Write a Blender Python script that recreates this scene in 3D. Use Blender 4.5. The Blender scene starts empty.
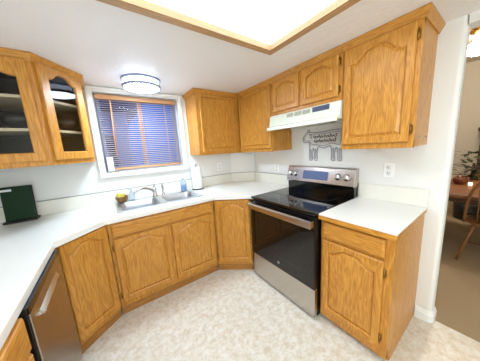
import bpy, bmesh, math, random
from mathutils import Vector, Matrix
from mathutils.geometry import tessellate_polygon
random.seed(7)
PI = math.pi
scn = bpy.context.scene
col = scn.collection

# ------------------------------------------------------------------ camera, world, exposure
CAM = Vector((-1.8653, -2.467, 1.4199)); YAW, PITCH, ROLL, FPX = .6106, -.169, -.0608, 189.58
fw = Vector((math.sin(YAW)*math.cos(PITCH), math.cos(YAW)*math.cos(PITCH), math.sin(PITCH)))
rt = Vector((math.cos(YAW), -math.sin(YAW), 0)); up = rt.cross(fw)
r2 = rt*math.cos(ROLL) + up*math.sin(ROLL); u2 = -rt*math.sin(ROLL) + up*math.cos(ROLL)
cd = bpy.data.cameras.new('camera'); cam = bpy.data.objects.new('camera', cd); col.objects.link(cam)
m = Matrix((r2, u2, -fw)).transposed().to_4x4(); m.translation = CAM
cam.matrix_world = m
cd.sensor_fit = 'HORIZONTAL'; cd.sensor_width = 36.0; cd.lens = FPX/480*36.0; cd.clip_start = .02
scn.camera = cam
w = bpy.data.worlds.new('dusk'); scn.world = w; w.use_nodes = True
bg = w.node_tree.nodes['Background']; bg.inputs[0].default_value = (.09, .27, .95, 1); bg.inputs[1].default_value = .52
vs = scn.view_settings; vs.view_transform = 'Standard'; vs.look = 'None'; vs.gamma = 1; vs.use_curve_mapping = False
vs.exposure = 0.27
PANEL_L, FLUSH_L, FAN_L = 3.3, 84.0, 140.0
# unseen fill light added behind the camera to brighten the room
pld = bpy.data.lights.new('fill_light', 'POINT'); pld.energy = 50; pld.color = (.80, .92, 1.0); pld.shadow_soft_size = .18
plo = bpy.data.objects.new('fill_light', pld); plo.location = (-2.0, -3.9, 1.55); col.objects.link(plo)

# ------------------------------------------------------------------ materials
def sr(r, g, b):
    f = lambda c: (c/255/12.92 if c/255 <= .04045 else ((c/255+.055)/1.055)**2.4)
    return (f(r), f(g), f(b), 1)
def new_mat(name):
    mt = bpy.data.materials.new(name); mt.use_nodes = True
    nt = mt.node_tree; return mt, nt, nt.nodes['Principled BSDF']
def flat(name, c, rough=.5, metal=0, spec=.5, coat=0, bump=0, bscale=60, var=.0):
    mt, nt, b = new_mat(name)
    b.inputs['Base Color'].default_value = c; b.inputs['Roughness'].default_value = rough
    b.inputs['Metallic'].default_value = metal; b.inputs['Specular IOR Level'].default_value = spec
    b.inputs['Coat Weight'].default_value = coat; b.inputs['Coat Roughness'].default_value = .15
    tc = nt.nodes.new('ShaderNodeTexCoord')
    n = nt.nodes.new('ShaderNodeTexNoise'); n.inputs['Scale'].default_value = bscale; n.inputs['Detail'].default_value = 4
    nt.links.new(tc.outputs['Object'], n.inputs['Vector'])
    if var:
        mx = nt.nodes.new('ShaderNodeMix'); mx.data_type = 'RGBA'
        mx.inputs[6].default_value = c; mx.inputs[7].default_value = tuple(x*(1-var) for x in c[:3]) + (1,)
        nt.links.new(n.outputs['Fac'], mx.inputs[0]); nt.links.new(mx.outputs[2], b.inputs['Base Color'])
    if bump:
        bp = nt.nodes.new('ShaderNodeBump'); bp.inputs['Strength'].default_value = bump; bp.inputs['Distance'].default_value = .01
        nt.links.new(n.outputs['Fac'], bp.inputs['Height']); nt.links.new(bp.outputs['Normal'], b.inputs['Normal'])
    return mt
def emit(name, c, s):
    mt, nt, b = new_mat(name)
    b.inputs['Base Color'].default_value = (.8, .8, .8, 1)
    b.inputs['Emission Color'].default_value = c; b.inputs['Emission Strength'].default_value = s
    return mt
def oak(name, axis, light=(219, 157, 68), dark=(172, 109, 35), swirl=1.0, rough=.36):
    """honey oak: fine pores plus cathedral bands running along one axis of the piece"""
    mt, nt, b = new_mat(name); N = nt.nodes; L = nt.links
    tc = N.new('ShaderNodeTexCoord'); oi = N.new('ShaderNodeObjectInfo')
    off = N.new('ShaderNodeVectorMath'); off.operation = 'SCALE'; L.new(oi.outputs['Random'], off.inputs['Scale'])
    off.inputs[0].default_value = (7.3, 3.1, 5.7)
    add = N.new('ShaderNodeVectorMath'); add.operation = 'ADD'
    L.new(tc.outputs['Object'], add.inputs[0]); L.new(off.outputs[0], add.inputs[1])
    def mapped(a, c):
        mp = N.new('ShaderNodeMapping'); s = [c, c, c]; s['xyz'.index(axis)] = a
        mp.inputs['Scale'].default_value = s; L.new(add.outputs[0], mp.inputs['Vector']); return mp
    fine = N.new('ShaderNodeTexNoise'); fine.inputs['Scale'].default_value = 1; fine.inputs['Detail'].default_value = 5
    fine.inputs['Roughness'].default_value = .7
    L.new(mapped(7, 150).outputs[0], fine.inputs['Vector'])
    cath = N.new('ShaderNodeTexNoise'); cath.inputs['Scale'].default_value = 1; cath.inputs['Detail'].default_value = 2.5
    cath.inputs['Distortion'].default_value = .5
    L.new(mapped(2.4, 17).outputs[0], cath.inputs['Vector'])
    mul = N.new('ShaderNodeMath'); mul.operation = 'MULTIPLY'; mul.inputs[1].default_value = 9.0
    L.new(cath.outputs['Fac'], mul.inputs[0])
    tri = N.new('ShaderNodeMath'); tri.operation = 'PINGPONG'; tri.inputs[1].default_value = .5
    L.new(mul.outputs[0], tri.inputs[0])
    m1 = N.new('ShaderNodeMath'); m1.operation = 'MULTIPLY_ADD'; m1.inputs[1].default_value = .55*swirl
    L.new(tri.outputs[0], m1.inputs[0]); 
    m2 = N.new('ShaderNodeMath'); m2.operation = 'MULTIPLY'; m2.inputs[1].default_value = .95
    L.new(fine.outputs['Fac'], m2.inputs[0]); L.new(m2.outputs[0], m1.inputs[2])
    rp = N.new('ShaderNodeValToRGB'); rp.color_ramp.elements[0].position = .34; rp.color_ramp.elements[1].position = .86
    rp.color_ramp.elements[0].color = sr(*dark); rp.color_ramp.elements[1].color = sr(*light)
    L.new(m1.outputs[0], rp.inputs[0]); L.new(rp.outputs[0], b.inputs['Base Color'])
    b.inputs['Roughness'].default_value = rough; b.inputs['Specular IOR Level'].default_value = .35; b.inputs['Coat Weight'].default_value = .12; b.inputs['Coat Roughness'].default_value = .25
    bp = N.new('ShaderNodeBump'); bp.inputs['Strength'].default_value = .08; bp.inputs['Distance'].default_value = .002
    L.new(fine.outputs['Fac'], bp.inputs['Height']); L.new(bp.outputs['Normal'], b.inputs['Normal'])
    return mt
M = {}
M['oak_v'] = oak('oak_vertical', 'z'); M['oak_x'] = oak('oak_along_x', 'x'); M['oak_y'] = oak('oak_along_y', 'y')
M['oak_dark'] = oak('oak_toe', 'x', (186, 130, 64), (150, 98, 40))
M['trim_oak'] = oak('oak_light_trim', 'x', (202, 164, 120), (176, 136, 94), .4)
M['trim_oak_y'] = oak('oak_light_trim_y', 'y', (202, 164, 120), (176, 136, 94), .4)
M['wall'] = flat('wall_paint', sr(238, 236, 230), .6, bump=.15, bscale=90)
M['ceiling'] = flat('ceiling_paint', sr(243, 241, 239), .38, bump=.4, bscale=28)
M['white'] = flat('white_trim_paint', sr(240, 241, 236), .35)
M['laminate'] = flat('cream_laminate', sr(246, 244, 236), .22, var=.03, bscale=220)
M['splash'] = flat('cream_backsplash', sr(236, 232, 218), .3)
M['almond'] = flat('almond_enamel', sr(232, 236, 218), .3)
M['grey_slot'] = flat('grey_vent_slot', sr(176, 176, 158), .5)
M['steel'] = flat('brushed_steel', sr(196, 190, 184), .27, 1, bump=.03, bscale=200)
M['steel_bright'] = flat('bright_steel', sr(225, 226, 228), .16, 1)
M['sinksteel'] = flat('sink_steel', sr(206, 209, 214), .3, 1)
M['dwsteel'] = flat('dark_brushed_steel', sr(168, 164, 160), .3, 1)
M['chrome'] = flat('chrome', sr(235, 236, 240), .08, 1)
M['fixture'] = flat('blue_grey_metal_band', sr(150, 160, 190), .5, .0)
M['cowwire'] = flat('grey_wire', sr(150, 148, 160), .4, .3)
M['darkwire'] = flat('dark_wire', sr(84, 80, 86), .4, .5)
M['brass'] = flat('aged_brass', sr(150, 112, 58), .35, 1)
M['blackglass'] = flat('black_glass', sr(10, 10, 11), .06, 0, .6)
M['blackenamel'] = flat('black_enamel', sr(14, 14, 15), .25)
M['blackplastic'] = flat('black_plastic', sr(18, 18, 18), .4)
M['ring'] = flat('burner_print', sr(70, 70, 72), .2)
M['display'] = emit('blue_reflection_display', sr(110, 130, 175), .16); M['display'].node_tree.nodes['Principled BSDF'].inputs['Base Color'].default_value = sr(74, 88, 124)  # blue reflection on the range display put into base colour and emission
M['white_plastic'] = flat('white_plastic', sr(238, 238, 234), .35)
M['ivory'] = flat('ivory_plastic', sr(250, 249, 245), .3)
M['dark_in'] = oak('oak_shaded_interior', 'z', (56, 50, 34), (44, 38, 26), .3, .7)  # oak darkened to carry the shade of the unlit cabinet interior
M['shelfedge'] = flat('shelf_edge', sr(214, 200, 165), .5)
M['blind'] = flat('blind_slat_wood', sr(170, 158, 166), .4)
M['blindrail'] = oak('blind_rail_wood', 'x', (226, 176, 128), (200, 146, 98), .3)
M['sashwood'] = oak('window_sash_wood', 'z', (216, 160, 120), (190, 132, 92), .3)
M['sashmetal'] = flat('pale_blue_grey_sash', sr(150, 160, 185), .4)
M['cord'] = flat('blind_cord', sr(226, 168, 120), .6)
M['paper'] = flat('paper_towel', sr(246, 246, 244), .85, bump=.2, bscale=150)
M['sponge'] = flat('yellow_sponge', sr(226, 214, 90), .9, bump=.5, bscale=120)
M['basket'] = flat('brown_bowl', sr(150, 108, 56), .5, bump=.3, bscale=80, var=.4)
M['board'] = flat('dark_green_panel', sr(20, 50, 26), .45, 0, .2)
M['blueliq'] = flat('blue_dish_soap', sr(90, 165, 225), .15)
M['darkbowl'] = flat('dark_ceramic', sr(26, 24, 22), .3)
M['carpet'] = flat('tan_carpet', sr(176, 152, 118), .95, bump=.6, bscale=180, var=.25)
M['dwall'] = flat('dining_wall_paint', sr(208, 196, 174), .7)
M['dceil'] = flat('dining_ceiling_paint', sr(214, 200, 176), .8)
M['darkwood'] = oak('dark_wood', 'z', (92, 58, 30), (60, 36, 18), .5)
M['tablewood'] = oak('table_wood', 'y', (140, 88, 48), (108, 64, 32), .6, .5)
M['chairwood'] = oak('chair_wood', 'z', (150, 104, 60), (112, 72, 38), .5)
M['pot'] = flat('red_brown_pot', sr(112, 58, 34), .3)
M['leaf'] = flat('dark_leaf', sr(48, 62, 30), .5, var=.4)
M['siding'] = flat('neighbour_siding', sr(150, 168, 210), .7)
M['roofing'] = flat('neighbour_roof', sr(92, 96, 120), .8)
M['ground'] = flat('yard_ground', sr(80, 90, 90), .9)
M['orange'] = flat('orange_print', sr(240, 170, 60), .5)
M['panel_light'] = emit('ceiling_light_diffuser', (.78, .88, 1.0, 1), PANEL_L)
M['flush_light'] = emit('flush_light_diffuser', (.66, .82, 1.0, 1), FLUSH_L)
M['candle'] = emit('candle_glow', (1.0, .75, .45, 1), 2.5)
M['drum_side'] = emit('flush_light_drum_side', (.72, .85, 1.0, 1), 5.0)
M['fan_light'] = emit('warm_glass_shade', (1.0, .94, .84, 1), FAN_L)
mt, nt, b = new_mat('clear_glass'); M['glass'] = mt
b.inputs['Base Color'].default_value = (1, 1, 1, 1); b.inputs['Roughness'].default_value = 0; b.inputs['IOR'].default_value = 1.2
b.inputs['Transmission Weight'].default_value = 1
mt, nt, b = new_mat('clear_plastic'); M['clear'] = mt
b.inputs['Base Color'].default_value = sr(232, 242, 250); b.inputs['Roughness'].default_value = .12; b.inputs['IOR'].default_value = 1.2
b.inputs['Transmission Weight'].default_value = .75
mt, nt, b = new_mat('window_glass'); M['wglass'] = mt
b.inputs['Base Color'].default_value = (1, 1, 1, 1); b.inputs['Roughness'].default_value = .02; b.inputs['IOR'].default_value = 1.12
b.inputs['Transmission Weight'].default_value = 1
# vinyl floor: mottled cream and tan stone pattern
mt, nt, b = new_mat('vinyl_floor'); M['vinyl'] = mt
tc = nt.nodes.new('ShaderNodeTexCoord')
n1 = nt.nodes.new('ShaderNodeTexNoise'); n1.inputs['Scale'].default_value = 20; n1.inputs['Detail'].default_value = 8; n1.inputs['Roughness'].default_value = .68; n1.inputs['Distortion'].default_value = .15
n2 = nt.nodes.new('ShaderNodeTexNoise'); n2.inputs['Scale'].default_value = 62; n2.inputs['Detail'].default_value = 6
nt.links.new(tc.outputs['Object'], n1.inputs['Vector']); nt.links.new(tc.outputs['Object'], n2.inputs['Vector'])
mm = nt.nodes.new('ShaderNodeMath'); mm.operation = 'MULTIPLY_ADD'; mm.inputs[1].default_value = .35
nt.links.new(n2.outputs['Fac'], mm.inputs[0]); nt.links.new(n1.outputs['Fac'], mm.inputs[2])
rp = nt.nodes.new('ShaderNodeValToRGB'); e = rp.color_ramp.elements
e[0].position = .50; e[0].color = sr(208, 192, 164); e[1].position = .68; e[1].color = sr(224, 215, 198)
q = e.new(.80); q.color = sr(233, 228, 217)
nt.links.new(mm.outputs[0], rp.inputs[0]); nt.links.new(rp.outputs[0], b.inputs['Base Color'])
b.inputs['Roughness'].default_value = .42
bp = nt.nodes.new('ShaderNodeBump'); bp.inputs['Strength'].default_value = .1; bp.inputs['Distance'].default_value = .004
nt.links.new(n2.outputs['Fac'], bp.inputs['Height']); nt.links.new(bp.outputs['Normal'], b.inputs['Normal'])

# ------------------------------------------------------------------ mesh helpers
class MB:
    def __init__(s): s.bm = bmesh.new()
    def box(s, a, c):
        x0, x1 = sorted((a[0], c[0])); y0, y1 = sorted((a[1], c[1])); z0, z1 = sorted((a[2], c[2]))
        v = [s.bm.verts.new(p) for p in ((x0,y0,z0),(x1,y0,z0),(x1,y1,z0),(x0,y1,z0),(x0,y0,z1),(x1,y0,z1),(x1,y1,z1),(x0,y1,z1))]
        for f in ((0,3,2,1),(4,5,6,7),(0,1,5,4),(1,2,6,5),(2,3,7,6),(3,0,4,7)): s.bm.faces.new([v[i] for i in f])
        return s
    def loops(s, rings, closed=True, cap0=True, cap1=True, smooth=False):
        rows = [[s.bm.verts.new(p) for p in r] for r in rings]; n = len(rows[0])
        for a, c in zip(rows, rows[1:]):
            for i in range(n if closed else n-1):
                f = s.bm.faces.new((a[i], a[(i+1) % n], c[(i+1) % n], c[i])); f.smooth = smooth
        if cap0: s.bm.faces.new(list(reversed(rows[0])))
        if cap1: s.bm.faces.new(rows[-1])
        return rows
    def lathe(s, prof, c=(0,0,0), n=24, axis='z', smooth=True, caps=True):
        rings = []
        for r, h in prof:
            ring = []
            for i in range(n):
                t = 2*PI*i/n; x, y = r*math.cos(t), r*math.sin(t)
                p = {'z': (x, y, h), 'y': (x, -h, y), 'x': (h, x, y)}[axis]
                ring.append((p[0]+c[0], p[1]+c[1], p[2]+c[2]))
            rings.append(ring)
        s.loops(rings, True, caps, caps, smooth); return s
    def tube(s, pts, r, n=8, closed=False, taper=None):
        pts = [Vector(p) for p in pts]; N = len(pts); rings = []; ref = None
        for i, p in enumerate(pts):
            a = pts[(i-1) % N] if (closed or i) else p; c = pts[(i+1) % N] if (closed or i < N-1) else p
            t = (c-a).normalized()
            if ref is None:
                ref = Vector((0,0,1)) if abs(t.z) < .9 else Vector((1,0,0))
            u = (ref - t*ref.dot(t)).normalized(); ref = u; v = t.cross(u)
            rr = r if taper is None else r*(taper[0]+(taper[1]-taper[0])*i/(N-1))
            rings.append([p + (u*math.cos(2*PI*k/n) + v*math.sin(2*PI*k/n))*rr for k in range(n)])
        if closed: rings.append(rings[0]); s.loops(rings, True, False, False, True); bmesh.ops.remove_doubles(s.bm, verts=s.bm.verts, dist=1e-6)
        else: s.loops(rings, True, True, True, True)
        return s
    def prism(s, poly, z0, z1):
        s.loops([[(x, y, z0) for x, y in poly], [(x, y, z1) for x, y in poly]]); return s
    def slab(s, outer, holes, z0, z1):
        """flat slab with holes (vertical sides)"""
        pl = [[Vector((x, y, 0)) for x, y in outer]] + [[Vector((x, y, 0)) for x, y in h] for h in holes]
        flatp = [p for l in pl for p in l]; tri = tessellate_polygon(pl)
        bot = [s.bm.verts.new((p.x, p.y, z0)) for p in flatp]; top = [s.bm.verts.new((p.x, p.y, z1)) for p in flatp]
        for t in tri:
            s.bm.faces.new([top[i] for i in t]); s.bm.faces.new([bot[i] for i in reversed(t)])
        k = 0
        for l in pl:
            n = len(l)
            for i in range(n): s.bm.faces.new((bot[k+i], bot[k+(i+1) % n], top[k+(i+1) % n], top[k+i]))
            k += n
        return s
    def build(s, name, mat, parent=None, loc=(0,0,0), rot=(0,0,0), bevel=0, seg=2, recalc=True):
        if recalc: bmesh.ops.recalc_face_normals(s.bm, faces=s.bm.faces)
        me = bpy.data.meshes.new(name); s.bm.to_mesh(me); s.bm.free(); me.materials.append(mat)
        o = bpy.data.objects.new(name, me); col.objects.link(o)
        o.location = loc; o.rotation_euler = rot
        if parent: o.parent = parent
        if bevel:
            bv = o.modifiers.new('bevel', 'BEVEL'); bv.width = bevel; bv.segments = seg; bv.limit_method = 'ANGLE'
        return o
def thing(name, label, cat, loc=(0,0,0), rz=0, group=None):
    o = bpy.data.objects.new(name, None); col.objects.link(o); o.empty_display_size = .1
    o.location = loc; o.rotation_euler = (0,0,rz); o['label'] = label; o['category'] = cat
    if group: o['group'] = group
    return o
def tag(o, label, cat, group=None):
    o['label'] = label; o['category'] = cat
    if group: o['group'] = group
    return o
def struct(name, mb, mat, **k):
    o = mb.build(name, mat, **k); o['kind'] = 'structure'; return o
def offset(poly, d):
    """inset a counter-clockwise polygon by d"""
    out = []; n = len(poly)
    for i in range(n):
        a, p, c = Vector(poly[i-1]), Vector(poly[i]), Vector(poly[(i+1) % n])
        e1 = (p-a).normalized(); e2 = (c-p).normalized(); n1 = Vector((-e1.y, e1.x)); n2 = Vector((-e2.y, e2.x))
        k = 1 + n1.dot(n2); out.append(tuple(p + (n1+n2)*(d/max(k, .35))))
    return out
def rrect(x0, x1, y0, y1, r, n=5):
    pts = []
    for cx, cy, a in ((x1-r, y0+r, -PI/2), (x1-r, y1-r, 0), (x0+r, y1-r, PI/2), (x0+r, y0+r, PI)):
        for i in range(n+1): pts.append((cx + r*math.cos(a+PI/2*i/n), cy + r*math.sin(a+PI/2*i/n)))
    return pts

# ------------------------------------------------------------------ cabinet doors
def arch_loops(w, h, stile, rail, top, rise, n=20):
    """inner opening (ccw, x right, z up) and matching outer rectangle points"""
    x0, x1 = stile, w-stile; zs = h-top-rise; inner = [(x0, rail), (x1, rail)]; outer = [(0, 0), (w, 0)]
    if rise <= 0:
        inner += [(x1, zs), (x0, zs)]; outer += [(w, h), (0, h)]; return inner, outer
    for i in range(n+1):
        x = x1 + (x0-x1)*i/n; u = abs(2*(x-w/2)/(x1-x0))
        v_ = min(max((u-.22)/.62, 0), 1); s_ = .14*max(0, 1-(u/.84)**2) + .86*(1-v_*v_*(3-2*v_))
        inner.append((x, zs + rise*s_))
        outer.append((w if i == 0 else 0 if i == n else x, h))
    return inner, outer
def door(parent, x, z, w, h, rise=.05, stile=.040, rail=.044, top=.032, glass=False, hinges='', y=0, T=.02, hz=(.075, .075), label=None, bev=.017):
    """raised-panel oak door lying on plane y (front faces -y); panel / glass pane and hinges are its own parts"""
    inner, outer = arch_loops(w, h, stile, rail, top, rise)
    d3 = lambda l, yy: [(p[0], yy, p[1]) for p in l]
    mb = MB()
    mb.loops([d3(inner, -.001), d3(outer, -.001), d3(outer, -T+.006), d3(offset(outer, .006) if rise <= 0 else [(min(max(a, .006), w-.006), min(max(b_, .006), h-.006)) for a, b_ in outer], -T),
              d3(inner, -T), d3(offset(inner, .007), -T+.007), d3(offset(inner, .007), -.001)], True, False, False)
    dr = mb.build('door', M['oak_v'], parent, (x, y, z))
    if label: dr['label'] = label
    if glass:
        g = MB(); o_ = offset(inner, .003)
        g.loops([d3(o_, -.008), d3(o_, -.011)]); g.build('glass_pane', M['glass'], dr)
    else:
        p = MB(); a = offset(inner, .0065); b_ = offset(inner, .010); c = offset(inner, .010+bev)
        p.loops([d3(a, -.002), d3(a, -T+.0115), d3(b_, -T+.0115), d3(c, -T+.002)]); p.build('raised_panel', M['oak_v'], dr)
    for sd in hinges:
        for zz in (hz[0], h-hz[1]):
            hb = MB(); xx = -.006 if sd == 'l' else w+.006
            hb.lathe([(.0052, -.026), (.0052, .026)], (xx, -T*.55, zz), 10)
            hb.lathe([(.003, -.032), (.003, .032)], (xx, -T*.55, zz), 8)
            hb.box((xx-.008 if sd == 'l' else xx-.002, -.004, zz-.022), (xx+.002 if sd == 'l' else xx+.008, -.0005, zz+.022))
            hb.build('hinge', M['brass'], dr)
    return dr
def drawer_front(parent, x, z, w, h, y=0, T=.02, name='drawer'):
    mb = MB(); o = [(0, 0), (w, 0), (w, h), (0, h)]; d3 = lambda l, yy: [(p[0], yy, p[1]) for p in l]
    mb.loops([d3(o, -.001), d3(o, -T+.009), d3(offset(o, .004), -T+.004), d3(offset(o, .012), -T)])
    return mb.build(name, M['oak_x'], parent, (x, y, z))
def frame(parent, w, z0, z1, stiles, rails, y=0, t=.019):
    """face frame: stiles at (x0,x1) and rails at (za,zb), front on plane y"""
    mb = MB()
    for a, b_ in stiles: mb.box((a, y, z0), (b_, y+t, z1))
    for za, zb, xa, xb in rails: mb.box((xa, y+.0006, za), (xb, y+t, zb))
    return mb.build('face_frame', M['oak_v'], parent, bevel=.0012, seg=1)

# ------------------------------------------------------------------ the room
CZ = 2.115; FY = -4.7; LX = -2.87
struct('floor', MB().box((LX-.1, FY-.1, -.06), (.055, .1, 0)), M['vinyl'])
cm = MB()
LB = (-2.0, -.77, -2.62, -1.385)       # light box opening
cm.box((LX-.1, FY-.1, CZ), (LB[0], .12, CZ+.12)); cm.box((LB[1], FY-.1, CZ), (.06, .12, CZ+.12))
cm.box((LB[0], LB[3], CZ), (LB[1], .12, CZ+.12)); cm.box((LB[0], FY-.1, CZ), (LB[1], LB[2], CZ+.12))
struct('ceiling', cm, M['ceiling'])
WX0, WX1, WZ0, WZ1 = -1.872, -1.030, 1.243, 2.056   # window opening
wm = MB()
wm.box((LX-.1, 0, -.06), (WX0, .13, CZ+.1)); wm.box((WX1, 0, -.06), (.12, .13, CZ+.1))
wm.box((WX0, 0, -.06), (WX1, .13, WZ0)); wm.box((WX0, 0, WZ1), (WX1, .13, CZ+.1))
struct('wall_back', wm, M['wall'])
YE = -2.252; rm = MB()
poly = [(0, 0), (.11, 0)]
for i in range(7): poly.append((.11-.028+.028*math.cos(-PI/2*i/6), YE+.028+.028*math.sin(-PI/2*i/6)))
for i in range(7): poly.append((.028-.028*math.sin(PI/2*i/6), YE+.028-.028*math.cos(PI/2*i/6)))
rm.prism(list(reversed(poly)), -.06, CZ+.1)
struct('wall_right', rm, M['wall'])
struct('wall_right_far', MB().box((0, -3.65, -.06), (.11, FY-.1, CZ+.1)), M['wall'])
struct('trim_1', MB().box((0, YE, 2.062), (.11, -3.65, CZ+.1)), M['wall'])
struct('wall_left', MB().box((LX-.1, FY-.1, -.06), (LX, 0, CZ+.1)), M['wall'])
struct('wall_rear', MB().box((LX-.1, FY-.1, -.06), (.11, FY, CZ+.1)), M['wall'])
# angled wall panel behind the corner of the counter
struct('wall_corner', MB().prism([(-.300, -.0005), (-.0005, -.0005), (-.0005, -.219)][::-1], .915, 1.352), M['wall'])
# baseboard wraps the rounded wall end
bb = MB(); o1 = []; 
def base_path(off):
    R = .028+off; p = [(-off, -2.158), (-off, YE+.028)]
    for i in range(7): p.append((.028-R*math.cos(PI/2*i/6), YE+.028-R*math.sin(PI/2*i/6)))
    for i in range(7): p.append((.082+R*math.sin(PI/2*i/6), YE+.028-R*math.cos(PI/2*i/6)))
    p.append((.11+off, -1.2)); return p
A, B_, C_ = base_path(.0003), base_path(.015), base_path(.006)
rows = [[(x, y, .001) for x, y in A], [(x, y, .001) for x, y in B_], [(x, y, .062) for x, y in B_], [(x, y, .07) for x, y in base_path(.010)], [(x, y, .076) for x, y in base_path(.011)], [(x, y, .088) for x, y in C_], [(x, y, .092) for x, y in A]]
bb.loops(rows, False, False, False)
struct('baseboard_right', bb, M['white'])
# dining room shell
struct('floor_dining', MB().box((.056, FY-.1, -.06), (4.3, 1.3, .004)), M['carpet'])
struct('wall_dining_far', MB().box((4.2, FY-.1, -.06), (4.3, 1.3, 2.95)), M['dwall'])
struct('wall_dining_back', MB().box((.13, 1.2, -.06), (4.3, 1.3, 2.95)), M['dwall'])
struct('wall_dining_front', MB().box((.13, FY-.1, -.06), (4.3, FY, 2.95)), M['dwall'])
struct('ceiling_dining', MB().box((.112, FY-.1, 2.80), (4.3, 1.3, 2.90)), M['dceil'])
dw_ = MB(); dw_.box((.112, FY-.1, CZ+.05), (.13, 1.3, 2.95)); dw_.box((.112, .13, -.06), (.13, 1.3, 2.95))
struct('wall_dining_near', dw_, M['dwall'])

# window: casing, frame, glass
wn = MB()
def ring(mb, x0, x1, z0, z1, t, y0, y1):
    mb.box((x0-t, y0, z0-t), (x0, y1, z1+t)); mb.box((x1, y0, z0-t), (x1+t, y1, z1+t))
    mb.box((x0, y0, z1), (x1, y1, z1+t)); mb.box((x0, y0, z0-t), (x1, y1, z0))
ring(wn, WX0+.012, WX1-.012, WZ0+.012, WZ1-.008, .062, -.016, -.0005)
ring(wn, WX0-.028, WX1+.028, WZ0-.028, WZ1+.026, .022, -.026, -.016)
ring(wn, WX0+.012, WX1-.012, WZ0+.012, WZ1-.008, .012, -.016, .05)
window = struct('window_1', wn, M['white'], bevel=.003)
sm = MB(); ring(sm, WX0+.05, WX1-.05, WZ0+.05, WZ1-.05, .038, .075, .115)
sash = sm.build('sash', M['sashmetal'], window, bevel=.003)
MB().box((-1.472, .072, WZ0+.05), (-1.428, .112, WZ1-.05)).build('centre_stile', M['sashwood'], sash, bevel=.003)
MB().box((WX0+.045, .093, WZ0+.045), (WX1-.045, .097, WZ1-.045)).build('glass_pane', M['wglass'], sash)

# outside: yard and the neighbour's house
struct('ground', MB().box((-12, .2, -.7), (9, 22, -.6)), M['ground'])
nh = thing('neighbour_house', 'pale blue lap-sided house seen through the window blind', 'house', (-2.3, 4.2, -.6))
hb = MB()
for k in range(22):
    z = k*.15; hb.loops([[(-3.2, -.02, z), (1.15, -.02, z), (1.15, 0, z+.15), (-3.2, 0, z+.15)], [(-3.2, 3, z), (1.15, 3, z), (1.15, 3, z+.15), (-3.2, 3, z+.15)]])
hb.build('siding', M['siding'], nh)
MB().box((-3.5, -.45, 3.25), (1.45, 3.3, 3.45)).build('eave', M['roofing'], nh)
MB().box((-.3, -.06, 1.2), (.75, -.03, 2.6)).build('house_window', M['blackglass'], nh)

# ------------------------------------------------------------------ ceiling light box and flush light
lb = thing('ceiling_light_box', 'large square recessed fluorescent ceiling light framed in oak', 'ceiling light', (0, 0, CZ))
MB().box((LB[0], LB[2], .018), (LB[1], LB[3], .03)).build('diffuser', M['panel_light'], lb)
for a_ in (LB[0]-.040, LB[1]): MB().box((a_, LB[2]-.040, -.02), (a_+.040, LB[3]+.040, -.0005)).build('trim_side', M['trim_oak_y'], lb, bevel=.003)
for a_ in (LB[2]-.040, LB[3]): MB().box((LB[0]+.0005, a_, -.02), (LB[1]-.0005, a_+.040, -.0005)).build('trim_end', M['trim_oak'], lb, bevel=.003)
ln = MB(); ln.box((LB[0]+.001, LB[2]+.001, -.018), (LB[0]+.014, LB[3]-.001, .0175)); ln.box((LB[1]-.014, LB[2]+.001, -.018), (LB[1]-.001, LB[3]-.001, .0175))
ln.box((LB[0]+.014, LB[2]+.001, -.018), (LB[1]-.014, LB[2]+.014, .0175)); ln.box((LB[0]+.014, LB[3]-.014, -.018), (LB[1]-.014, LB[3]-.001, .0175))
ln.build('box_lining', M['trim_oak'], lb)
fl = thing('flush_ceiling_light', 'round white drum ceiling light with two metal bands above the sink', 'ceiling light', (-1.475, -.385, CZ))
MB().lathe([(.10, -.0005), (.10, -.012), (.150, -.014), (.152, -.0715), (.150, -.0725)], n=40).build('drum_side', M['drum_side'], fl)
MB().lathe([(.149, -.0730), (.135, -.086), (.06, -.092), (.001, -.0925)], n=40).build('diffuser', M['flush_light'], fl)
for z0, z1 in ((-.024, -.006), (-.086, -.066)):
    r = MB(); r.lathe([(.1535, z1), (.168, z1), (.168, z0), (.1535, z0), (.1535, z1)], n=40, caps=False); r.build('metal_band', M['fixture'], fl)
for k in range(3):
    t = 2*PI*k/3+.4; r = MB(); r.tube([(.158*math.cos(t), .158*math.sin(t), -.026), (.158*math.cos(t), .158*math.sin(t), -.064)], .004); r.build('band_post', M['fixture'], fl)

# ------------------------------------------------------------------ base cabinets
GB = 'oak base cabinets'
def base_body(p, w, d=.598, right_panel=False):
    mb = MB(); mb.box((.001, .0375, .06), (w-.001, d, .872)); mb.build('body', M['oak_v'], p)
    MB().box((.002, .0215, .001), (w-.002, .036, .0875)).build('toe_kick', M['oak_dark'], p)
YF = -.615     # face plane of the sink run
# sink base
sb_x0, sb_x1 = -1.928, -.955; W = sb_x1-sb_x0
sb = thing('sink_base_cabinet', 'wide oak base cabinet with two arched doors beneath the sink', 'cabinet', (sb_x0, YF, 0), 0, GB)
bm_ = MB(); bm_.box((.001, .0375, .06), (W-.001, .59, .70)); bm_.build('body', M['oak_v'], sb)
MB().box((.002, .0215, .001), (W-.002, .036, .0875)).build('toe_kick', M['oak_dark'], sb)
frame(sb, W, .088, .8735, [(0, .045), (W/2-.03, W/2+.03), (W-.045, W)], [(.088, .15, 0, W), (.715, .755, 0, W), (.83, .8735, 0, W)])
drawer_front(sb, .022, .742, W-.044, .115, name='false_front')
dw2 = W/2-.022-.014
door(sb, .022, .135, dw2, .592, hinges='l'); door(sb, W/2+.014, .135, dw2, .592)
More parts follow.
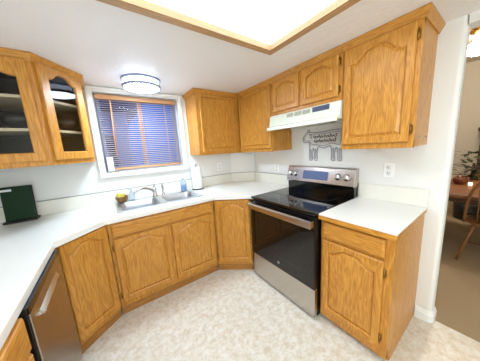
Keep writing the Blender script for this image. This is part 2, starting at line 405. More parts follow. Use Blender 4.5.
# angled corner bases
def diag_base(pa, pb, label, hinges, name='corner_base_cabinet'):
    a, c = Vector((*pa, 0)), Vector((*pb, 0)); w_ = (c-a).length; rz = math.atan2(c.y-a.y, c.x-a.x)
    t = thing(name, label, 'cabinet', a, rz, GB)
    mb = MB(); k = .10
    mb.loops([[(.032, .0375, z), (w_-.032, .0375, z), (w_+.09, .26, z), (w_*.5, .40, z), (-.09, .26, z)] for z in (.09, .872)]); mb.build('body', M['oak_v'], t)
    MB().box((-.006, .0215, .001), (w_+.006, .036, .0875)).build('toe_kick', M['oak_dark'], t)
    frame(t, w_, .088, .8735, [(.001, .03), (w_-.03, w_-.001)], [(.088, .14, 0.001, w_-.001), (.84, .8735, 0.001, w_-.001)])
    door(t, .016, .13, w_-.032, .732, hinges=hinges, rise=.05)
    return t
diag_base((-2.214, -.836), (-1.930, -.6165), 'angled oak corner base cabinet between dishwasher and sink cabinet', 'r')
diag_base((-.952, -.6165), (-.632, -.875), 'angled oak corner base cabinet between sink cabinet and range', 'l')
# right base
rb = thing('end_base_cabinet', 'oak base cabinet with one drawer and arched door right of the range', 'cabinet', (-.615, -1.708, 0), -PI/2, GB)
W = 2.154-1.708
MB().box((.001, .0195, .056), (W-.0175, .613, .872)).build('body', M['oak_v'], rb)
MB().box((.002, .05, .001), (W-.018, .065, .0555)).build('toe_kick', M['oak_dark'], rb)
ep = MB(); ep.loops([[(x_, yy, zz) for yy, zz in ((.0195, .056), (.06, .056), (.06, .001), (.613, .001), (.613, .872), (.0195, .872))] for x_ in (W-.017, W)]); ep.build('end_panel', M['oak_v'], rb)
frame(rb, W, .055, .8735, [(0, .04), (W-.045, W)], [(.055, .13, 0, W), (.715, .75, 0, W), (.84, .8735, 0, W)])
drawer_front(rb, .018, .735, W-.062, .118)
door(rb, .018, .118, W-.062, .597, hinges='r', rise=.052, stile=.038)
# left foreground drawer base
ld = thing('drawer_base_cabinet', 'oak drawer base cabinet left of the dishwasher at the photo\'s lower left corner', 'cabinet', (-2.212, -2.30, 0), PI/2, GB)
W = 2.30-1.481
base_body(ld, W, .64)
frame(ld, W, .088, .8735, [(0, .04), (W/2-.025, W/2+.025), (W-.03, W)], [(.088, .14, 0, W), (.70, .74, 0, W), (.84, .8735, 0, W)])
for x_ in (.015, W/2+.008):
    drawer_front(ld, x_, .72, W/2-.022, .138, T=.024); door(ld, x_, .13, W/2-.022, .575)

# dishwasher
dsh = thing('dishwasher', 'stainless steel dishwasher under the left counter', 'dishwasher', (-2.223, -1.476, 0), PI/2)
W = .566
MB().box((.004, .03, .10), (W-.004, .60, .868)).build('tub', M['blackplastic'], dsh)
dd = MB().box((.003, -.036, .115), (W-.003, .026, .873)).build('door', M['blackplastic'], dsh, bevel=.002)
MB().box((.003, -.043, .115), (W-.003, -.0365, .845)).build('front_panel', M['dwsteel'], dd, bevel=.002)
MB().box((.003, -.0425, .8455), (W-.003, -.0365, .873)).build('control_strip', M['blackglass'], dd)
hp = MB(); hp.loops([[(x_, yy, zz) for yy, zz in ((-.0432, .772), (-.056, .775), (-.058, .779), (-.0432, .798))] for x_ in (.095, .42)]); hp.build('handle', M['steel_bright'], dd)
MB().box((.01, .03, .012), (W-.01, .045, .10)).build('toe_panel', M['blackplastic'], dsh)

# ------------------------------------------------------------------ countertops
ct = thing('long_countertop', 'long cream laminate countertop running around the sink corner', 'countertop')
ZT, ZB = .914, .8745
out = [(LX+.001, -2.32), (-2.195, -2.32), (-2.195, -.884), (-1.942, -.645), (-.958, -.645), (-.648, -.892), (-.648, -.9365), (-.0015, -.9365), (-.0015, -.221), (-.302, -.0015), (LX+.001, -.0015)]
SX0, SX1, SY0, SY1 = -1.842, -1.003, -.520, -.042
t = MB(); t.slab(out, [[(SX0+.02, SY0+.02), (SX1-.02, SY0+.02), (SX1-.02, SY1-.02), (SX0+.02, SY1-.02)]], ZB, ZT); t.build('worktop', M['laminate'], ct, bevel=.003)
ZS = 1.045
s_ = MB()
s_.box((LX+.001, -.020, ZT+.0005), (-.308, -.0015, ZS)); s_.build('backsplash', M['splash'], ct, bevel=.003)
s_ = MB(); s_.loops([[(x_, y_, z_) for x_, y_ in ((-.3085, -.0205), (-.301, -.0015), (-.0015, -.2215), (-.0205, -.2275))] for z_ in (ZT+.0005, ZS)]); s_.build('backsplash', M['splash'], ct, bevel=.002)
s_ = MB(); s_.box((-.020, -.9365, ZT+.0005), (-.0015, -.228, ZS)); s_.build('backsplash', M['splash'], ct, bevel=.003)
s_ = MB(); s_.box((LX+.001, -2.32, ZT+.0005), (LX+.02, -.021, ZS)); s_.build('backsplash', M['splash'], ct, bevel=.003)
seam = flat('grey_caulk', sr(150, 150, 140), .7); M['seam'] = seam
c_ = MB(); c_.box((LX+.02, -.019, ZS), (-.308, -.0015, ZS+.005)); c_.box((-.019, -.9365, ZS), (-.0015, -.228, ZS+.005))
c_.loops([[(x_, y_, z_) for x_, y_ in ((-.308, -.0195), (-.301, -.0015), (-.0015, -.2215), (-.0195, -.2275))] for z_ in (ZS, ZS+.005)]); c_.build('caulk_line', M['seam'], ct)
ce = thing('short_countertop', 'short cream laminate countertop with oak front edge right of the range', 'countertop')
MB().box((-.6485, -2.166, .9025), (-.0015, -1.7045, ZT)).build('worktop', M['laminate'], ce, bevel=.003)
e_ = MB(); e_.box((-.6525, -2.1665, .872), (-.630, -1.7045, .9022)); e_.build('oak_edge', M['oak_y'], ce, bevel=.002)
e_ = MB(); e_.box((-.6295, -2.163, .8745), (-.0015, -1.7055, .9022)); e_.build('oak_edge', M['oak_x'], ce)
MB().box((-.020, -2.166, ZT+.0005), (-.0015, -1.7045, ZS)).build('backsplash', M['splash'], ce, bevel=.003)

# ------------------------------------------------------------------ sink and what stands around it
sk = thing('kitchen_sink', 'double bowl stainless steel drop-in sink under the window', 'sink', (0, 0, ZT))
b1 = (SX0+.045, -1.455, SY0+.04, SY1-.10); b2 = (-1.395, SX1-.045, SY0+.04, SY1-.10)
rim = MB(); H1 = rrect(*b1, .05); H2 = rrect(*b2, .05)
rim.slab(rrect(SX0, SX1, SY0, SY1, .03), [H1, H2], .0005, .007); rim.build('rim', M['sinksteel'], sk, bevel=.002, seg=1)
for bb_, dp in ((b1, .17), (b2, .15)):
    x0, x1, y0, y1 = bb_; k = MB(); R = lambda i, r: rrect(x0+i, x1-i, y0+i, y1-i, r)
    rr = [[(a, b_, z_) for a, b_ in R(i, r)] for i, r, z_ in ((-.003, .052, .003), (.003, .05, -.004), (.008, .05, -.06), (.018, .05, -dp+.03), (.04, .04, -dp), (.12, .02, -dp-.006))]
    k.loops(rr, True, False, True, True)
    rr2 = [[(a, b_, z_) for a, b_ in R(i, r)] for i, r, z_ in ((-.003, .052, .002), (.000, .05, -.004), (.005, .05, -.06), (.014, .05, -dp+.026), (.036, .04, -dp-.004), (.12, .02, -dp-.010))]
    bs = k.build('basin', M['sinksteel'], sk, recalc=False)
    MB().lathe([(.001, -dp-.0055), (.036, -dp-.0055), (.042, -dp-.002), (.045, -dp-.0045)], ((x0+x1)/2, (y0+y1)/2, 0), 20, caps=False).build('drain', M['chrome'], bs)
fa = thing('faucet', 'steel single-lever kitchen faucet behind the left sink bowl', 'faucet', (-1.437, -.092, ZT+.0072))
MB().lathe([(.030, 0), (.030, .004), (.026, .012), (.021, .03), (.019, .075), (.021, .085), (.016, .1), (.006, .104)], n=20).build('body', M['steel'], fa)
sp = []
for i in range(13):
    u = i/12; sp.append((-.012-.20*u, -.055*u-.01, .055+.085*math.sin(PI*(.12+.62*u))*1.0 - .02))
sp.append((sp[-1][0]-.014, sp[-1][1]-.004, sp[-1][2]-.02))
MB().tube(sp, .0115, 10, taper=(1.15, .85)).build('spout', M['steel'], fa)
MB().tube([(0, 0, .095), (.002, .004, .125), (.004, .012, .165)], .010, 10, taper=(1.25, .65)).build('lever', M['steel'], fa)
sy = thing('sink_sprayer', 'slim steel side sprayer standing right of the faucet', 'sprayer', (-1.345, -.088, ZT+.0072))
MB().lathe([(.021, 0), (.021, .004), (.014, .014), (.012, .04)], n=16).build('holder', M['steel'], sy)
MB().lathe([(.0085, .034), (.010, .06), (.013, .105), (.013, .125), (.006, .131)], n=16).build('spray_head', M['steel'], sy)
bw = thing('sponge_bowl', 'small brown woven bowl holding a sponge at the sink corner', 'bowl', (-1.772, -.105, ZT+.0072))
MB().lathe([(.030, 0), (.046, .012), (.056, .040), (.058, .064), (.054, .064), (.051, .040), (.041, .016), (.001, .012)], n=22).build('shell', M['basket'], bw)
MB().lathe([(.0565, .058), (.0605, .062), (.0565, .067), (.0525, .062), (.0565, .058)], n=22, caps=False).build('rim', M['basket'], bw)
tag(MB().box((-.034, -.02, -.036), (.034, .02, .036)).build('sponge', M['sponge'], None, (-1.784, -.105, ZT+.068), (0, .25, .3), bevel=.006), 'yellow sponge poking out of the small brown bowl', 'sponge')
def bottle(name, label, loc, prof, liquid, cap, mats, h_l):
    t_ = thing(name, label, 'bottle', loc)
    MB().lathe(prof, n=20).build('body', mats[0], t_)
    inner = [(max(r-.004, .001), max(min(h, h_l), .004)) for r, h in prof if h <= h_l+.02]
    MB().lathe(inner, n=20).build('liquid', liquid, t_)
    cap_h = prof[-1][1]
    if cap == 'pump':
        c = MB(); c.lathe([(.014, cap_h), (.014, cap_h+.014), (.005, cap_h+.016), (.005, cap_h+.034), (.009, cap_h+.036), (.009, cap_h+.044)], n=14); c.box((-.034, -.006, cap_h+.036), (0, .006, cap_h+.044)); c.build('pump', mats[1], t_)
    else:
        MB().lathe([(.013, cap_h), (.013, cap_h+.018), (.006, cap_h+.024), (.006, cap_h+.034)], n=14).build('cap', mats[1], t_)
    return t_
bottle('dish_soap_bottle', 'clear bottle of blue dish soap between sprayer and paper towels', (-1.083, -.072, ZT+.0072), [(.030, 0), (.035, .006), (.036, .09), (.032, .125), (.013, .150), (.012, .158)], M['blueliq'], 'cap', (M['clear'], M['white_plastic']), .075)
bottle('hand_soap_bottle', 'small clear soap dispenser between brown bowl and faucet', (-1.675, -.072, ZT+.0072), [(.026, 0), (.031, .005), (.031, .055), (.024, .075), (.011, .082)], M['blueliq'], 'pump', (M['clear'], M['clear']), .030)
pt = thing('paper_towel_holder', 'white paper towel roll on upright holder right of the sink', 'paper towel holder', (-.905, -.105, ZT))
MB().lathe([(.075, .0005), (.075, .010), (.068, .014), (.012, .014)], n=28).build('base', M['blackplastic'], pt)
MB().lathe([(.006, .012), (.006, .315), (.011, .318), (.011, .328), (.004, .334)], n=12).build('post', M['steel'], pt)
MB().lathe([(.019, .016), (.0655, .016), (.067, .02), (.067, .29), (.0655, .294), (.019, .294), (.019, .016)], n=32, caps=False).build('paper_roll', M['paper'], pt)
# dark green panel on its stand near the wall
bd = thing('countertop_display', 'dark green flat panel on a black stand against the back wall, left end', 'display', (-2.514, -.100, ZT), -.06)
pn = MB(); pn.box((-.090, -.012, .018), (.090, .010, .302)); pan = pn.build('panel', M['board'], bd, rot=(-.10, 0, 0), bevel=.004)
MB().box((-.090, .0105, .02), (.095, .024, .304)).build('back_cover', M['blackplastic'], pan, bevel=.004)
MB().box((-.088, -.0135, .264), (-.022, -.0122, .282)).build('white_strip', M['white_plastic'], pan)
bs = MB(); bs.box((-.098, -.045, .0005), (.104, .055, .018)); bs.build('stand', M['blackplastic'], bd, bevel=.004)

# blind
bl = thing('window_blind', 'wooden slat blind lowered over the kitchen window', 'blind', (0, .036, 0))
bx0, bx1 = WX0+.018, WX1-.018
MB().box((bx0, -.024, 2.003), (bx1, .022, 2.046)).build('headrail', M['blindrail'], bl, bevel=.003)
MB().box((bx0+.07, -.013, 1.262), (bx1, .013, 1.284)).build('bottom_rail', M['blindrail'], bl, bevel=.003)
sl = MB(); sl.loops([[(x_, yy, zz) for yy, zz in ((-.0125, -.0012), (0, .0008), (.0125, -.0012), (.0125, .0004), (0, .0026), (-.0125, .0004))] for x_ in (bx0+.004, bx1-.004)])
sl0 = sl.build('slat', M['blind'], bl, rot=(.42, 0, 0)); NS = 32
for k in range(NS):
    o = sl0 if k == 0 else sl0.copy()
    if k: col.objects.link(o); o.parent = bl
    o.location = (0, 0, 1.298 + (1.990-1.298)*k/(NS-1))
for x_ in (bx0+.13, bx1-.13, (bx0+bx1)/2-.02):
    c_ = MB(); c_.tube([(x_, -.016, 1.28), (x_, -.016, 2.003)], .0016, 6); c_.tube([(x_, .016, 1.28), (x_, .016, 2.003)], .0016, 6); c_.build('ladder_cord', M['cord'], bl)
MB().tube([(bx0+.125, -.0265, 2.0), (bx0+.12, -.034, 1.9), (bx0+.105, -.034, 1.42)], .0045, 8).build('tilt_wand', M['cord'], bl)
bxw = thing('sill_box', 'small white box with orange mark standing in the window\'s lower left corner', 'box', (-1.817, .000, WZ0+.0125))
MB().box((-.028, -.010, 0), (.028, .008, .150)).build('carton', M['white_plastic'], bxw, bevel=.003)
MB().box((-.008, -.0112, .118), (.010, -.0102, .130)).build('orange_mark', M['orange'], bxw)

# ------------------------------------------------------------------ range
rg = thing('kitchen_range', 'stainless steel electric range with black glass top between the cabinets', 'stove', (-.665, -.9395, 0), -PI/2)
W = .761
MB().box((.006, .03, .03), (W-.006, .655, .893)).build('body', M['blackenamel'], rg)
MB().box((0, -.008, .8935), (W, .60, .9145)).build('cooktop', M['blackglass'], rg, bevel=.006)
for cx_, cy_, R in ((.20, .16, .105), (.56, .16, .085), (.20, .44, .075), (.56, .44, .105)):
    r = MB(); r.lathe([(R-.0025, .9147), (R, .9149), (R+.0025, .9147), (R-.0025, .9147)], (cx_, cy_, 0), 40, caps=False); r.build('burner_ring', M['ring'], rg)
dr = MB().box((.006, -.012, .292), (W-.006, .028, .882)).build('oven_door', M['blackenamel'], rg, bevel=.004)
MB().box((.012, -.0145, .300), (W-.012, -.0122, .795)).build('oven_glass', M['blackglass'], dr, bevel=.001)
wf = MB(); x0, x1, z0, z1 = .13, W-.13, .40, .735
wf.tube([(x0, -.0147, z0), (x1, -.0147, z0), (x1, -.0147, z1), (x0, -.0147, z1)], .0012, 6, closed=True); wf.build('window_outline', M['ring'], dr)
h = MB(); h.loops([[(x_, yy, zz) for yy, zz in ((-.054, .800), (-.061, .808), (-.063, .848), (-.058, .862), (-.046, .864), (-.042, .854), (-.044, .806))] for x_ in (.014, W-.014)])
hd = h.build('handle', M['steel'], dr, bevel=.002)
for x_ in (.014, W-.046): MB().box((x_, -.046, .808), (x_+.032, -.0125, .858)).build('handle_mount', M['steel'], hd, bevel=.003)
bd_ = MB(); bd_.lathe([(.013, .0147), (.013, .0163), (.0115, .0165), (.0105, .0158), (.001, .0158)], (W/2, 0, .345), 24, 'y'); bdg = bd_.build('badge', M['steel_bright'], dr)
bt = MB(); 
for a0 in (0, PI): bt.tube([(W/2+.006*math.cos(a0+t_*.5)-.002*math.cos(a0), -.0168, .345+.006*math.sin(a0+t_*.5)) for t_ in range(8)], .0008, 5)
bt.build('badge_script', M['blackplastic'], bdg)
MB().box((.006, -.010, .035), (W-.006, .028, .284)).build('storage_drawer', M['steel'], rg, bevel=.004)
for x_ in (.05, W-.05):
    for y_ in (.06, .60): MB().lathe([(.016, .0008), (.016, .012), (.01, .014), (.01, .03)], (x_, y_, 0), 12).build('foot', M['blackplastic'], rg)
# backguard
MB().box((.003, .585, .9145), (W-.003, .650, 1.022)).build('backguard', M['blackglass'], rg, bevel=.004)
pz0, pz1 = 1.008, 1.178
cp = MB(); cp.loops([[(x_, yy, zz) for yy, zz in ((.568, pz0), (.560, pz0+.01), (.600, pz1-.01), (.612, pz1), (.655, pz1), (.655, pz0))] for x_ in (0, W)]); cpo = cp.build('control_panel', M['steel'], rg, bevel=.003)
tilt = math.atan2(.040, pz1-pz0-.02)
def on_panel(u, mm_): return (u, .560+.040*(mm_-.01)/(pz1-pz0-.02), pz0+mm_)
c = on_panel(.365, .083); MB().box((-.145, -.004, -.045), (.145, .006, .045)).build('display', M['display'], cpo, c, (-tilt, 0, 0), bevel=.002)
for u in (.050, .118, .608, .690):
    k = MB(); k.lathe([(.032, .0005), (.032, .004), (.027, .008), (.025, .026), (.021, .030), (.001, .031)], n=22, axis='y')
    k.box((-.004, -.036, -.020), (.004, -.029, .020)); k.build('knob', M['steel_bright'], cpo, on_panel(u, .085), (-tilt, 0, 0))

# ------------------------------------------------------------------ range hood
hd = thing('range_hood', 'almond enamel range hood above the stove', 'range hood', (-.0015, -.942, 0), -PI/2)
W = .752
hm = MB(); prof = [(0, 1.735), (-.335, 1.735), (-.352, 1.728), (-.372, 1.622), (-.408, 1.612), (-.412, 1.580), (-.398, 1.578), (-.398, 1.600), (-.02, 1.600), (-.02, 1.590), (0, 1.590)]
hm.loops([[(x_, yy, zz) for yy, zz in prof] for x_ in (0, W)]); hs = hm.build('shell', M['almond'], hd, bevel=.004)
def hood_face(z): return -.352 - .02*(1.728-z)/.106
for x_ in (.235, .325, .415):
    k = MB()
    for j in range(4):
        z_ = 1.684+j*.009; k.box((x_, hood_face(z_)-.003, z_), (x_+.075, hood_face(z_)+.004, z_+.006))
    k.build('vent', M['grey_slot'], hs)
MB().box((.515, hood_face(1.70)-.004, 1.682), (.665, hood_face(1.70)+.006, 1.722)).build('switch_panel', flat('blue_grey_panel', sr(66, 76, 104), .35), hs)
MB().box((.10, -.36, 1.590), (.62, -.08, 1.598)).build('filter', M['steel'], hd)
MB().lathe([(.06, 1.582), (.06, 1.592)], (.70, -.2, 0), 16).build('lamp_cover', M['white_plastic'], hd)

# ------------------------------------------------------------------ wall cabinets
GW = 'oak wall cabinets'; UZ0, UZ1 = 1.366, CZ-.001; D = .305
def crown(p, pts, z0=2.064, z1=None):
    """small crown along pts (local x,y), projecting to the right-hand side of travel"""
    z1 = z1 or UZ1-.0005
    prof = [(0, z0), (.008, z0), (.012, z0+.012), (.024, z0+.034), (.028, z1-.008), (.028, z1), (0, z1)]
    P = [Vector(q_) for q_ in pts]; rings = []
    for i, p_ in enumerate(P):
        e1 = (P[i]-P[i-1]).normalized() if i else (P[1]-P[0]).normalized()
        e2 = (P[i+1]-P[i]).normalized() if i < len(P)-1 else e1
        n1 = Vector((e1.y, -e1.x)); n2 = Vector((e2.y, -e2.x)); mv = (n1+n2)/(1+n1.dot(n2))
        rings.append([(p_.x+mv.x*d_, p_.y+mv.y*d_, z_) for d_, z_ in prof])
    mb = MB(); mb.loops(rings); mb.build('crown_moulding', M['oak_x'], p)
def wall_cab(name, label, loc, rz, w_, z0, doors, crown_pts, hz=(.075, .075), stiles=None, body_x0=0):
    t_ = thing(name, label, 'cabinet', loc, rz, GW)
    MB().box((body_x0+.0006, -D+.0005, z0), (w_-.0006, -.0015, UZ1)).build('body', M['oak_v'], t_)
    st = stiles or [(0.0006, .035), (w_-.035, w_-.0006)]
    frame(t_, w_, z0-.006, 2.09, st, [(z0-.006, z0+.045, st[0][0], w_-.0006), (2.04, 2.09, st[0][0], w_-.0006)], y=-D-.0195)
    for x_, ww, hg, kw in doors:
        door(t_, x_, z0+.030, ww, 2.064-z0-.030, y=-D-.0195, hinges=hg, hz=hz, **kw)
    if crown_pts: crown(t_, crown_pts)
    return t_
yF = -D-.0195
# window-wall cabinet (blind corner) and the corner one on the range wall
wall_cab('wall_cabinet', 'oak wall cabinet right of the window with one door', (-.924, 0, 0), 0, .924-.0015, UZ0, [(.045, .478, '', dict(rise=.0, stile=.026, top=.026, rail=.036, bev=.006))], [(0, -.002), (0, yF), (.60, yF)], stiles=[(.0006, .05), (.515, .595)])
wall_cab('wall_cabinet', 'oak wall cabinet in the corner left of the range hood', (0, -.3255, 0), -PI/2, .937-.3255, UZ0, [(.030, .572, '', dict(rise=.0, stile=.026, top=.026, rail=.036, bev=.006))], [(.03, yF), (.6115, yF)], stiles=[(.0006, .028), (.585, .610)])
hc = wall_cab('hood_wall_cabinet', 'short oak wall cabinet with two small arched doors over the range hood', (0, -.938, 0), -PI/2, .752, 1.737, [(.035, .322, 'l', dict(rise=.032, stile=.036, rail=.04, top=.028)), (.388, .335, 'r', dict(rise=.032, stile=.036, rail=.04, top=.028))], [(0, yF), (.752, yF)], hz=(.05, .05), stiles=[(.0006, .035), (.355, .39), (.717, .7514)])
bc = wall_cab('wall_cabinet', 'large oak wall cabinet with arched door at the right end', (0, -1.6915, 0), -PI/2, .4345, UZ0, [(.012, .398, 'r', dict(rise=.075, stile=.038, rail=.045, top=.036))], [(0, yF), (.4345, yF), (.4345, -.002)], stiles=[(.0006, .02), (.392, .4339)])
hk = tag(MB().tube([(0, -.002, 0), (0, -.016, 0), (.004, -.026, -.004), (.014, -.032, -.006), (.022, -.030, .002)], .0028, 8).lathe([(.009, .0005), (.009, .003)], (0, 0, 0), 12, 'y').build('wall_hook', M['steel'], None, (-.235, -2.1262, 1.425), (0, 0, 0)), 'small metal hook on the side of the large right wall cabinet', 'hook')

# glass-front corner cabinet left of the window
P1, P2 = Vector((-2.168, -.575)), Vector((-1.938, -.279)); XL = LX+.002
gc = thing('glass_wall_cabinet', 'oak wall cabinet with arched glass doors left of the window', 'cabinet', (0, 0, 0), 0, GW)
foot = [(XL, -.0015), (XL, -.555), (P1.x-.008, -.555), (P2.x-.014, P2.y+.012), (P2.x-.003, -.0015)]
cb = MB(); G0, G1 = 1.385, UZ1
cb.prism(foot, G0, G0+.018); cb.prism(foot, G1-.02, G1)
cb.box((XL, -.012, G0+.018), (P2.x-.003, -.0015, G1-.02))
cb.box((XL, -.555, G0+.018), (XL+.012, -.012, G1-.02))
cb.loops([[(x_, y_, z_) for x_, y_ in ((P2.x-.003, -.012), (P2.x-.020, -.012), (P2.x-.031, P2.y+.012), (P2.x-.014, P2.y+.012))] for z_ in (G0+.018, G1-.02)])
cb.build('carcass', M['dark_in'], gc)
sp_ = MB(); sp_.loops([[(x_, y_, z_) for x_, y_ in ((P2.x-.0028, -.0015), (P2.x-.0135, P2.y+.0125), (P2.x, P2.y+.003), (P2.x+.0, -.0015))] for z_ in (G0-.006, G1)]); sp_.build('side_panel', M['oak_v'], gc)
# face frame along both faces
dv = (P2-P1); LD = dv.length; dv.normalize(); ang = math.atan2(dv.y, dv.x)
ff = MB(); xl = -2.70
ff.box((XL, -.575, G0-.006), (xl+.03, -.556, G1)); ff.box((P1.x-.035, -.575, G0-.006), (P1.x, -.556, G1))
ff.box((xl, -.5745, G0-.006), (P1.x, -.556, G0+.04)); ff.box((xl, -.5745, 2.045), (P1.x, -.556, G1))
nv = Vector((-dv.y, dv.x))
def dbox(mb, s0, s1, z0, z1, d0=.0, d1=.019):
    q_ = [P1+dv*s0+nv*d0, P1+dv*s1+nv*d0, P1+dv*s1+nv*d1, P1+dv*s0+nv*d1]
    mb.loops([[(v.x, v.y, z_) for v in q_] for z_ in (z0, z1)])
dbox(ff, .0, .035, G0-.006, G1); dbox(ff, LD-.035, LD, G0-.006, G1); dbox(ff, .03, LD-.03, G0-.006, G0+.04, .0005); dbox(ff, .03, LD-.03, 2.045, G1, .0005)
ff.build('face_frame', M['oak_v'], gc)
dz0, dh = 1.412, 2.072-1.412
door(gc, -2.665, dz0, 2.665-2.190, dh, rise=.06, stile=.05, rail=.055, top=.045, glass=True, y=-.5755)
o = door(gc, 0, dz0, LD-.036, dh, rise=.048, stile=.060, rail=.055, top=.034, glass=True)
q_ = P1 + dv*.020 - nv*.0005; o.location = (q_.x, q_.y, dz0); o.rotation_euler = (0, 0, ang)
for zz in (1.632, 1.848):
    s_ = MB(); f2 = [(XL+.013, -.013), (XL+.013, -.535), (P1.x-.018, -.535), (P2.x-.036, P2.y+.002), (P2.x-.026, -.013)]
    s_.prism(f2, zz-.009, zz+.009); s_.build('shelf', M['shelfedge'], gc)
mb_c = [(XL, -.575), (P1.x, P1.y), (P2.x, P2.y), (P2.x, -.002)]; crown(gc, mb_c)
for nm, lab, loc_, sc in (('serving_bowl', 'dark serving bowl behind the angled glass door right of the corner post', (-2.075, -.24, 1.6415), 1.0), ('mixing_bowl', 'dark mixing bowl behind the left arched glass door', (-2.33, -.36, 1.6415), 1.25)):
    v = MB(); v.lathe([(.030*sc, 0), (.034*sc, .006), (.075*sc, .050), (.092*sc, .095), (.088*sc, .095), (.070*sc, .053), (.03*sc, .012), (.001, .010)], n=28)
    tag(v.build(nm, M['darkbowl'], None, loc_), lab, 'bowl')

# ------------------------------------------------------------------ outlets, wall decor
def outlet(label, loc, rz, switch=False):
    t_ = thing('wall_switch' if switch else 'wall_outlet', label, 'light switch' if switch else 'outlet', loc, rz, 'wall plates above the counter')
    pl = MB(); pl.box((-.036, -.006, -.058), (.036, -.0006, .058)); p_ = pl.build('cover_plate', M['ivory'], t_, bevel=.003)
    if switch: MB().box((-.006, -.014, -.012), (.006, -.006, .012)).build('toggle', M['white_plastic'], p_, bevel=.002)
    else:
        for dz in (-.024, .024):
            r = MB(); r.lathe([(.0165, .006), (.0165, .0085), (.001, .0085)], (0, 0, dz), 20, 'y'); rc = r.build('receptacle', M['white_plastic'], p_)
            s_ = MB(); s_.box((-.007, -.0092, dz-.004), (-.005, -.0084, dz+.006)); s_.box((.005, -.0092, dz-.004), (.007, -.0084, dz+.005)); s_.box((-.002, -.0092, dz-.011), (.002, -.0084, dz-.007)); s_.build('slot', M['blackplastic'], p_)
outlet('ivory outlet plate under the cabinet right of the window', (-.495, 0, 1.165), 0)
outlet('ivory plate left of the range\'s control panel', (0, -.683, 1.125), -PI/2)
outlet('white outlet plate above the short counter right of the range', (0, -1.918, 1.172), -PI/2)
# wire cow on the wall over the range
cow = thing('wire_cow', 'grey wire cow outline with scribbled lettering hanging behind the range', 'wall decoration', (-.006, -1.105, 1.243), -PI/2)
def cat(pts, n=5, closed=True):
    P = [Vector((a, 0, b_)) for a, b_ in pts]; N = len(P); r_ = []
    rng = N if closed else N-1
    for i in range(rng):
        p0, p1, p2, p3 = (P[(i-1) % N] if closed or i else P[0]), P[i], P[(i+1) % N], (P[(i+2) % N] if closed or i+2 < N else P[-1])
        for k in range(n):
            t_ = k/n; r_.append(.5*((2*p1)+(p2-p0)*t_+(2*p0-5*p1+4*p2-p3)*t_*t_+(3*p1-p0-3*p2+p3)*t_**3))
    if not closed: r_.append(P[-1])
    return r_
body = [(.0, .215), (.0, .245), (.028, .285), (.055, .302), (.10, .296), (.18, .290), (.27, .292), (.36, .300), (.425, .294), (.440, .26), (.436, .18), (.428, .10), (.432, .005), (.398, .005), (.396, .07), (.378, .13), (.362, .07), (.366, .005), (.332, .005), (.330, .08), (.316, .145), (.25, .125), (.185, .140), (.172, .08), (.174, .005), (.140, .005), (.138, .08), (.126, .13), (.112, .07), (.116, .005), (.082, .005), (.080, .09), (.084, .16), (.070, .195), (.035, .190), (.010, .198)]
MB().tube(cat(body, 4), .0036, 6, closed=True).build('outline', M['cowwire'], cow)
inner_ = [(.012, .222), (.03, .262), (.058, .282), (.10, .277), (.24, .272), (.40, .280), (.422, .25), (.416, .17), (.400, .155), (.33, .172), (.25, .150), (.18, .160), (.105, .17), (.085, .205), (.04, .210)]
MB().tube(cat(inner_, 4), .0024, 6, closed=True).build('inner_outline', M['cowwire'], cow)
MB().tube(cat([(.055, .302), (.060, .326), (.076, .322), (.082, .300)], 5, False), .0035, 6).build('horn', M['cowwire'], cow)
MB().tube(cat([(.078, .275), (.105, .258), (.100, .236), (.080, .246)], 5, False), .0035, 6).build('ear', M['cowwire'], cow)
for x_ in (.099, .157, .349, .415): MB().tube([(x_, 0, .012), (x_-.002, 0, .12)], .0035, 6).build('leg_wire', M['cowwire'], cow)
for z_, x0_, x1_ in ((.245, .125, .385), (.200, .135, .375)):
    pts = []; n_ = 40
    for i in range(n_): u = i/(n_-1); pts.append((x0_+(x1_-x0_)*u + .009*math.sin(i*2.1), z_ + .018*math.sin(i*1.35)*(.6+.4*math.sin(i*.7))))
    MB().tube(cat(pts, 3, False), .003, 5).build('wire_scribble', M['darkwire'], cow)

# ------------------------------------------------------------------ dining room beyond the opening
tb = thing('dining_table', 'brown wooden dining table with thick edge seen through the opening', 'table', (1.92, -2.25, .004))
MB().box((-.58, -.95, .705), (.58, .70, .745)).build('tabletop', M['tablewood'], tb, bevel=.008)
MB().box((-.46, -.85, .63), (.46, .60, .704)).build('apron', M['darkwood'], tb)
for sx in (-.40, .40):
    for sy in (-.78, .53):
        MB().lathe([(.030, 0), (.026, .05), (.034, .30), (.022, .42), (.036, .50), (.036, .69)], (sx, sy, 0), 14).build('leg', M['darkwood'], tb)
ch = thing('windsor_chair', 'dark wooden spindle-back chair with splayed legs beside the dining table', 'chair', (1.48, -2.455, .004), -PI/2)
MB().lathe([(.001, .425), (.16, .425), (.215, .437), (.222, .452), (.21, .464), (.10, .458), (.001, .456)], n=28).build('seat', M['chairwood'], ch)
for sx in (-1, 1):
    for sy in (-1, 1):
        MB().tube([(sx*.215, sy*.215, .001), (sx*.195, sy*.195, .09), (sx*.165, sy*.165, .24), (sx*.14, sy*.14, .36), (sx*.125, sy*.125, .43)], .019, 10, taper=(.75, 1.0)).build('leg', M['chairwood'], ch)
    MB().tube([(sx*.185, -.185, .16), (sx*.18, 0, .165), (sx*.185, .185, .16)], .010, 8).build('stretcher', M['chairwood'], ch)
MB().tube([(-.18, 0, .165), (.18, 0, .165)], .010, 8).build('stretcher', M['chairwood'], ch)
hp_ = []
for i in range(21):
    c_, s_ = math.cos(PI*i/20), math.sin(PI*i/20); hp_.append((.20*math.copysign(abs(c_)**.6, c_), -.165-.09*s_, .455+.50*s_**.8))
MB().tube(hp_, .014, 10).build('back_hoop', M['chairwood'], ch)
for k in range(7):
    xs = -.12+.04*k; sn = math.sin(math.acos((abs(xs)/.2)**(1/.6))); top = .455+.50*sn**.8; MB().tube([(xs*.9, -.172, .455), (xs, -.165-.09*sn, top)], .0065, 8).build('spindle', M['chairwood'], ch)
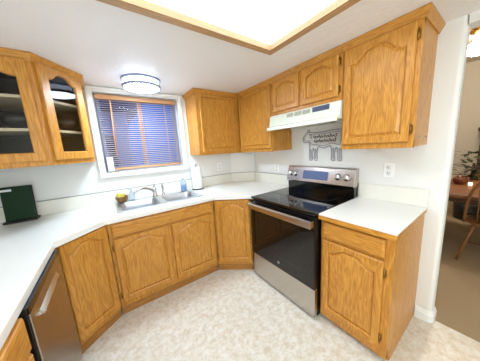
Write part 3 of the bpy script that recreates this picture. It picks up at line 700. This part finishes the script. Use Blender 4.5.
po = thing('table_pot', 'red-brown lidded pot on the dining table', 'pot', (2.10, -2.115, .7495))
MB().lathe([(.04, 0), (.065, .02), (.073, .055), (.065, .085), (.04, .095)], n=24).build('body', M['pot'], po)
MB().lathe([(.045, .095), (.04, .108), (.012, .118), (.008, .124), (.014, .136), (.004, .142)], n=20).build('lid', M['pot'], po)
MB().tube([(.06, -.02, .06), (.09, -.05, .075), (.10, -.06, .085)], .011, 8).build('handle', M['pot'], po)
tag(MB().lathe([(.014, 0), (.020, .01), (.020, .035), (.016, .037), (.016, .02), (.001, .018)], n=18).build('candle_cup', M['candle'], None, (2.03, -2.215, .7495)), 'small glowing candle cup on the table beside the pot', 'candle')
pl = thing('potted_plant', 'leafy dark plant in a pot behind the dining table', 'plant', (3.0, -2.16, .004))
MB().lathe([(.11, 0), (.15, .02), (.17, .28), (.15, .28), (.13, .24), (.001, .24)], n=24).build('pot', M['blackplastic'], pl)
MB().tube([(0, 0, .24), (.01, .02, .6), (-.01, 0, .95)], .014, 8).build('stem', M['darkwood'], pl)
lf = MB()
for k in range(170):
    a = random.uniform(0, 2*PI); z_ = random.uniform(.5, 1.15); r_ = random.uniform(.0, .20); L_ = random.uniform(.07, .13)
    c = Vector((r_*math.cos(a), r_*math.sin(a), z_)); d_ = Vector((math.cos(a), math.sin(a), random.uniform(-.5, .6))).normalized(); s = d_.cross(Vector((0,0,1))).normalized()*L_*.28
    lf.loops([[c, c+d_*L_*.5+s, c+d_*L_, c+d_*L_*.5-s], [c+Vector((0,0,.002)), c+d_*L_*.5+s+Vector((0,0,.002)), c+d_*L_+Vector((0,0,.002)), c+d_*L_*.5-s+Vector((0,0,.002))]])
lf.build('foliage', M['leaf'], pl)
hu = thing('tall_hutch', 'tall dark wooden hutch against the far dining wall', 'hutch', (4.02, -2.59, .004), -PI/2)
MB().box((-.5, -.16, 0), (.5, .16, .80)).build('lower_case', M['darkwood'], hu, bevel=.006)
MB().box((-.46, -.08, .80), (.46, .16, 1.46)).build('upper_case', M['darkwood'], hu, bevel=.006)
MB().box((-.50, -.12, 1.46), (.50, .16, 1.53)).build('cornice', M['darkwood'], hu, bevel=.008)
for sx in (-.45, .01):
    MB().box((sx, -.178, .08), (sx+.44, -.1605, .74)).build('door', M['chairwood'], hu, bevel=.006); MB().box((sx, -.098, .86), (sx+.44, -.0805, 1.41)).build('door', M['chairwood'], hu, bevel=.006)
fn = thing('ceiling_fan', 'ceiling fan with wooden blades and bright light globe over the dining table', 'ceiling fan', (2.05, -2.125, 2.80))
MB().lathe([(.07, -.0005), (.06, -.03), (.015, -.04), (.015, -.09), (.09, -.10), (.10, -.16), (.06, -.18), (.05, -.20)], n=24).build('motor', M['brass'], fn)
for k in range(5):
    b_ = MB(); b_.box((.09, -.012, -.135), (.16, .012, -.128)); b_.box((.15, -.062, -.136), (.60, .062, -.128))
    b_.build('blade', M['trim_oak'], fn, rot=(0, 0, 2*PI*k/5+.5), bevel=.003)
MB().lathe([(.05, -.20), (.055, -.27), (.095, -.30), (.115, -.35), (.105, -.40), (.05, -.425), (.001, -.43)], n=28).build('globe', M['fan_light'], fn)
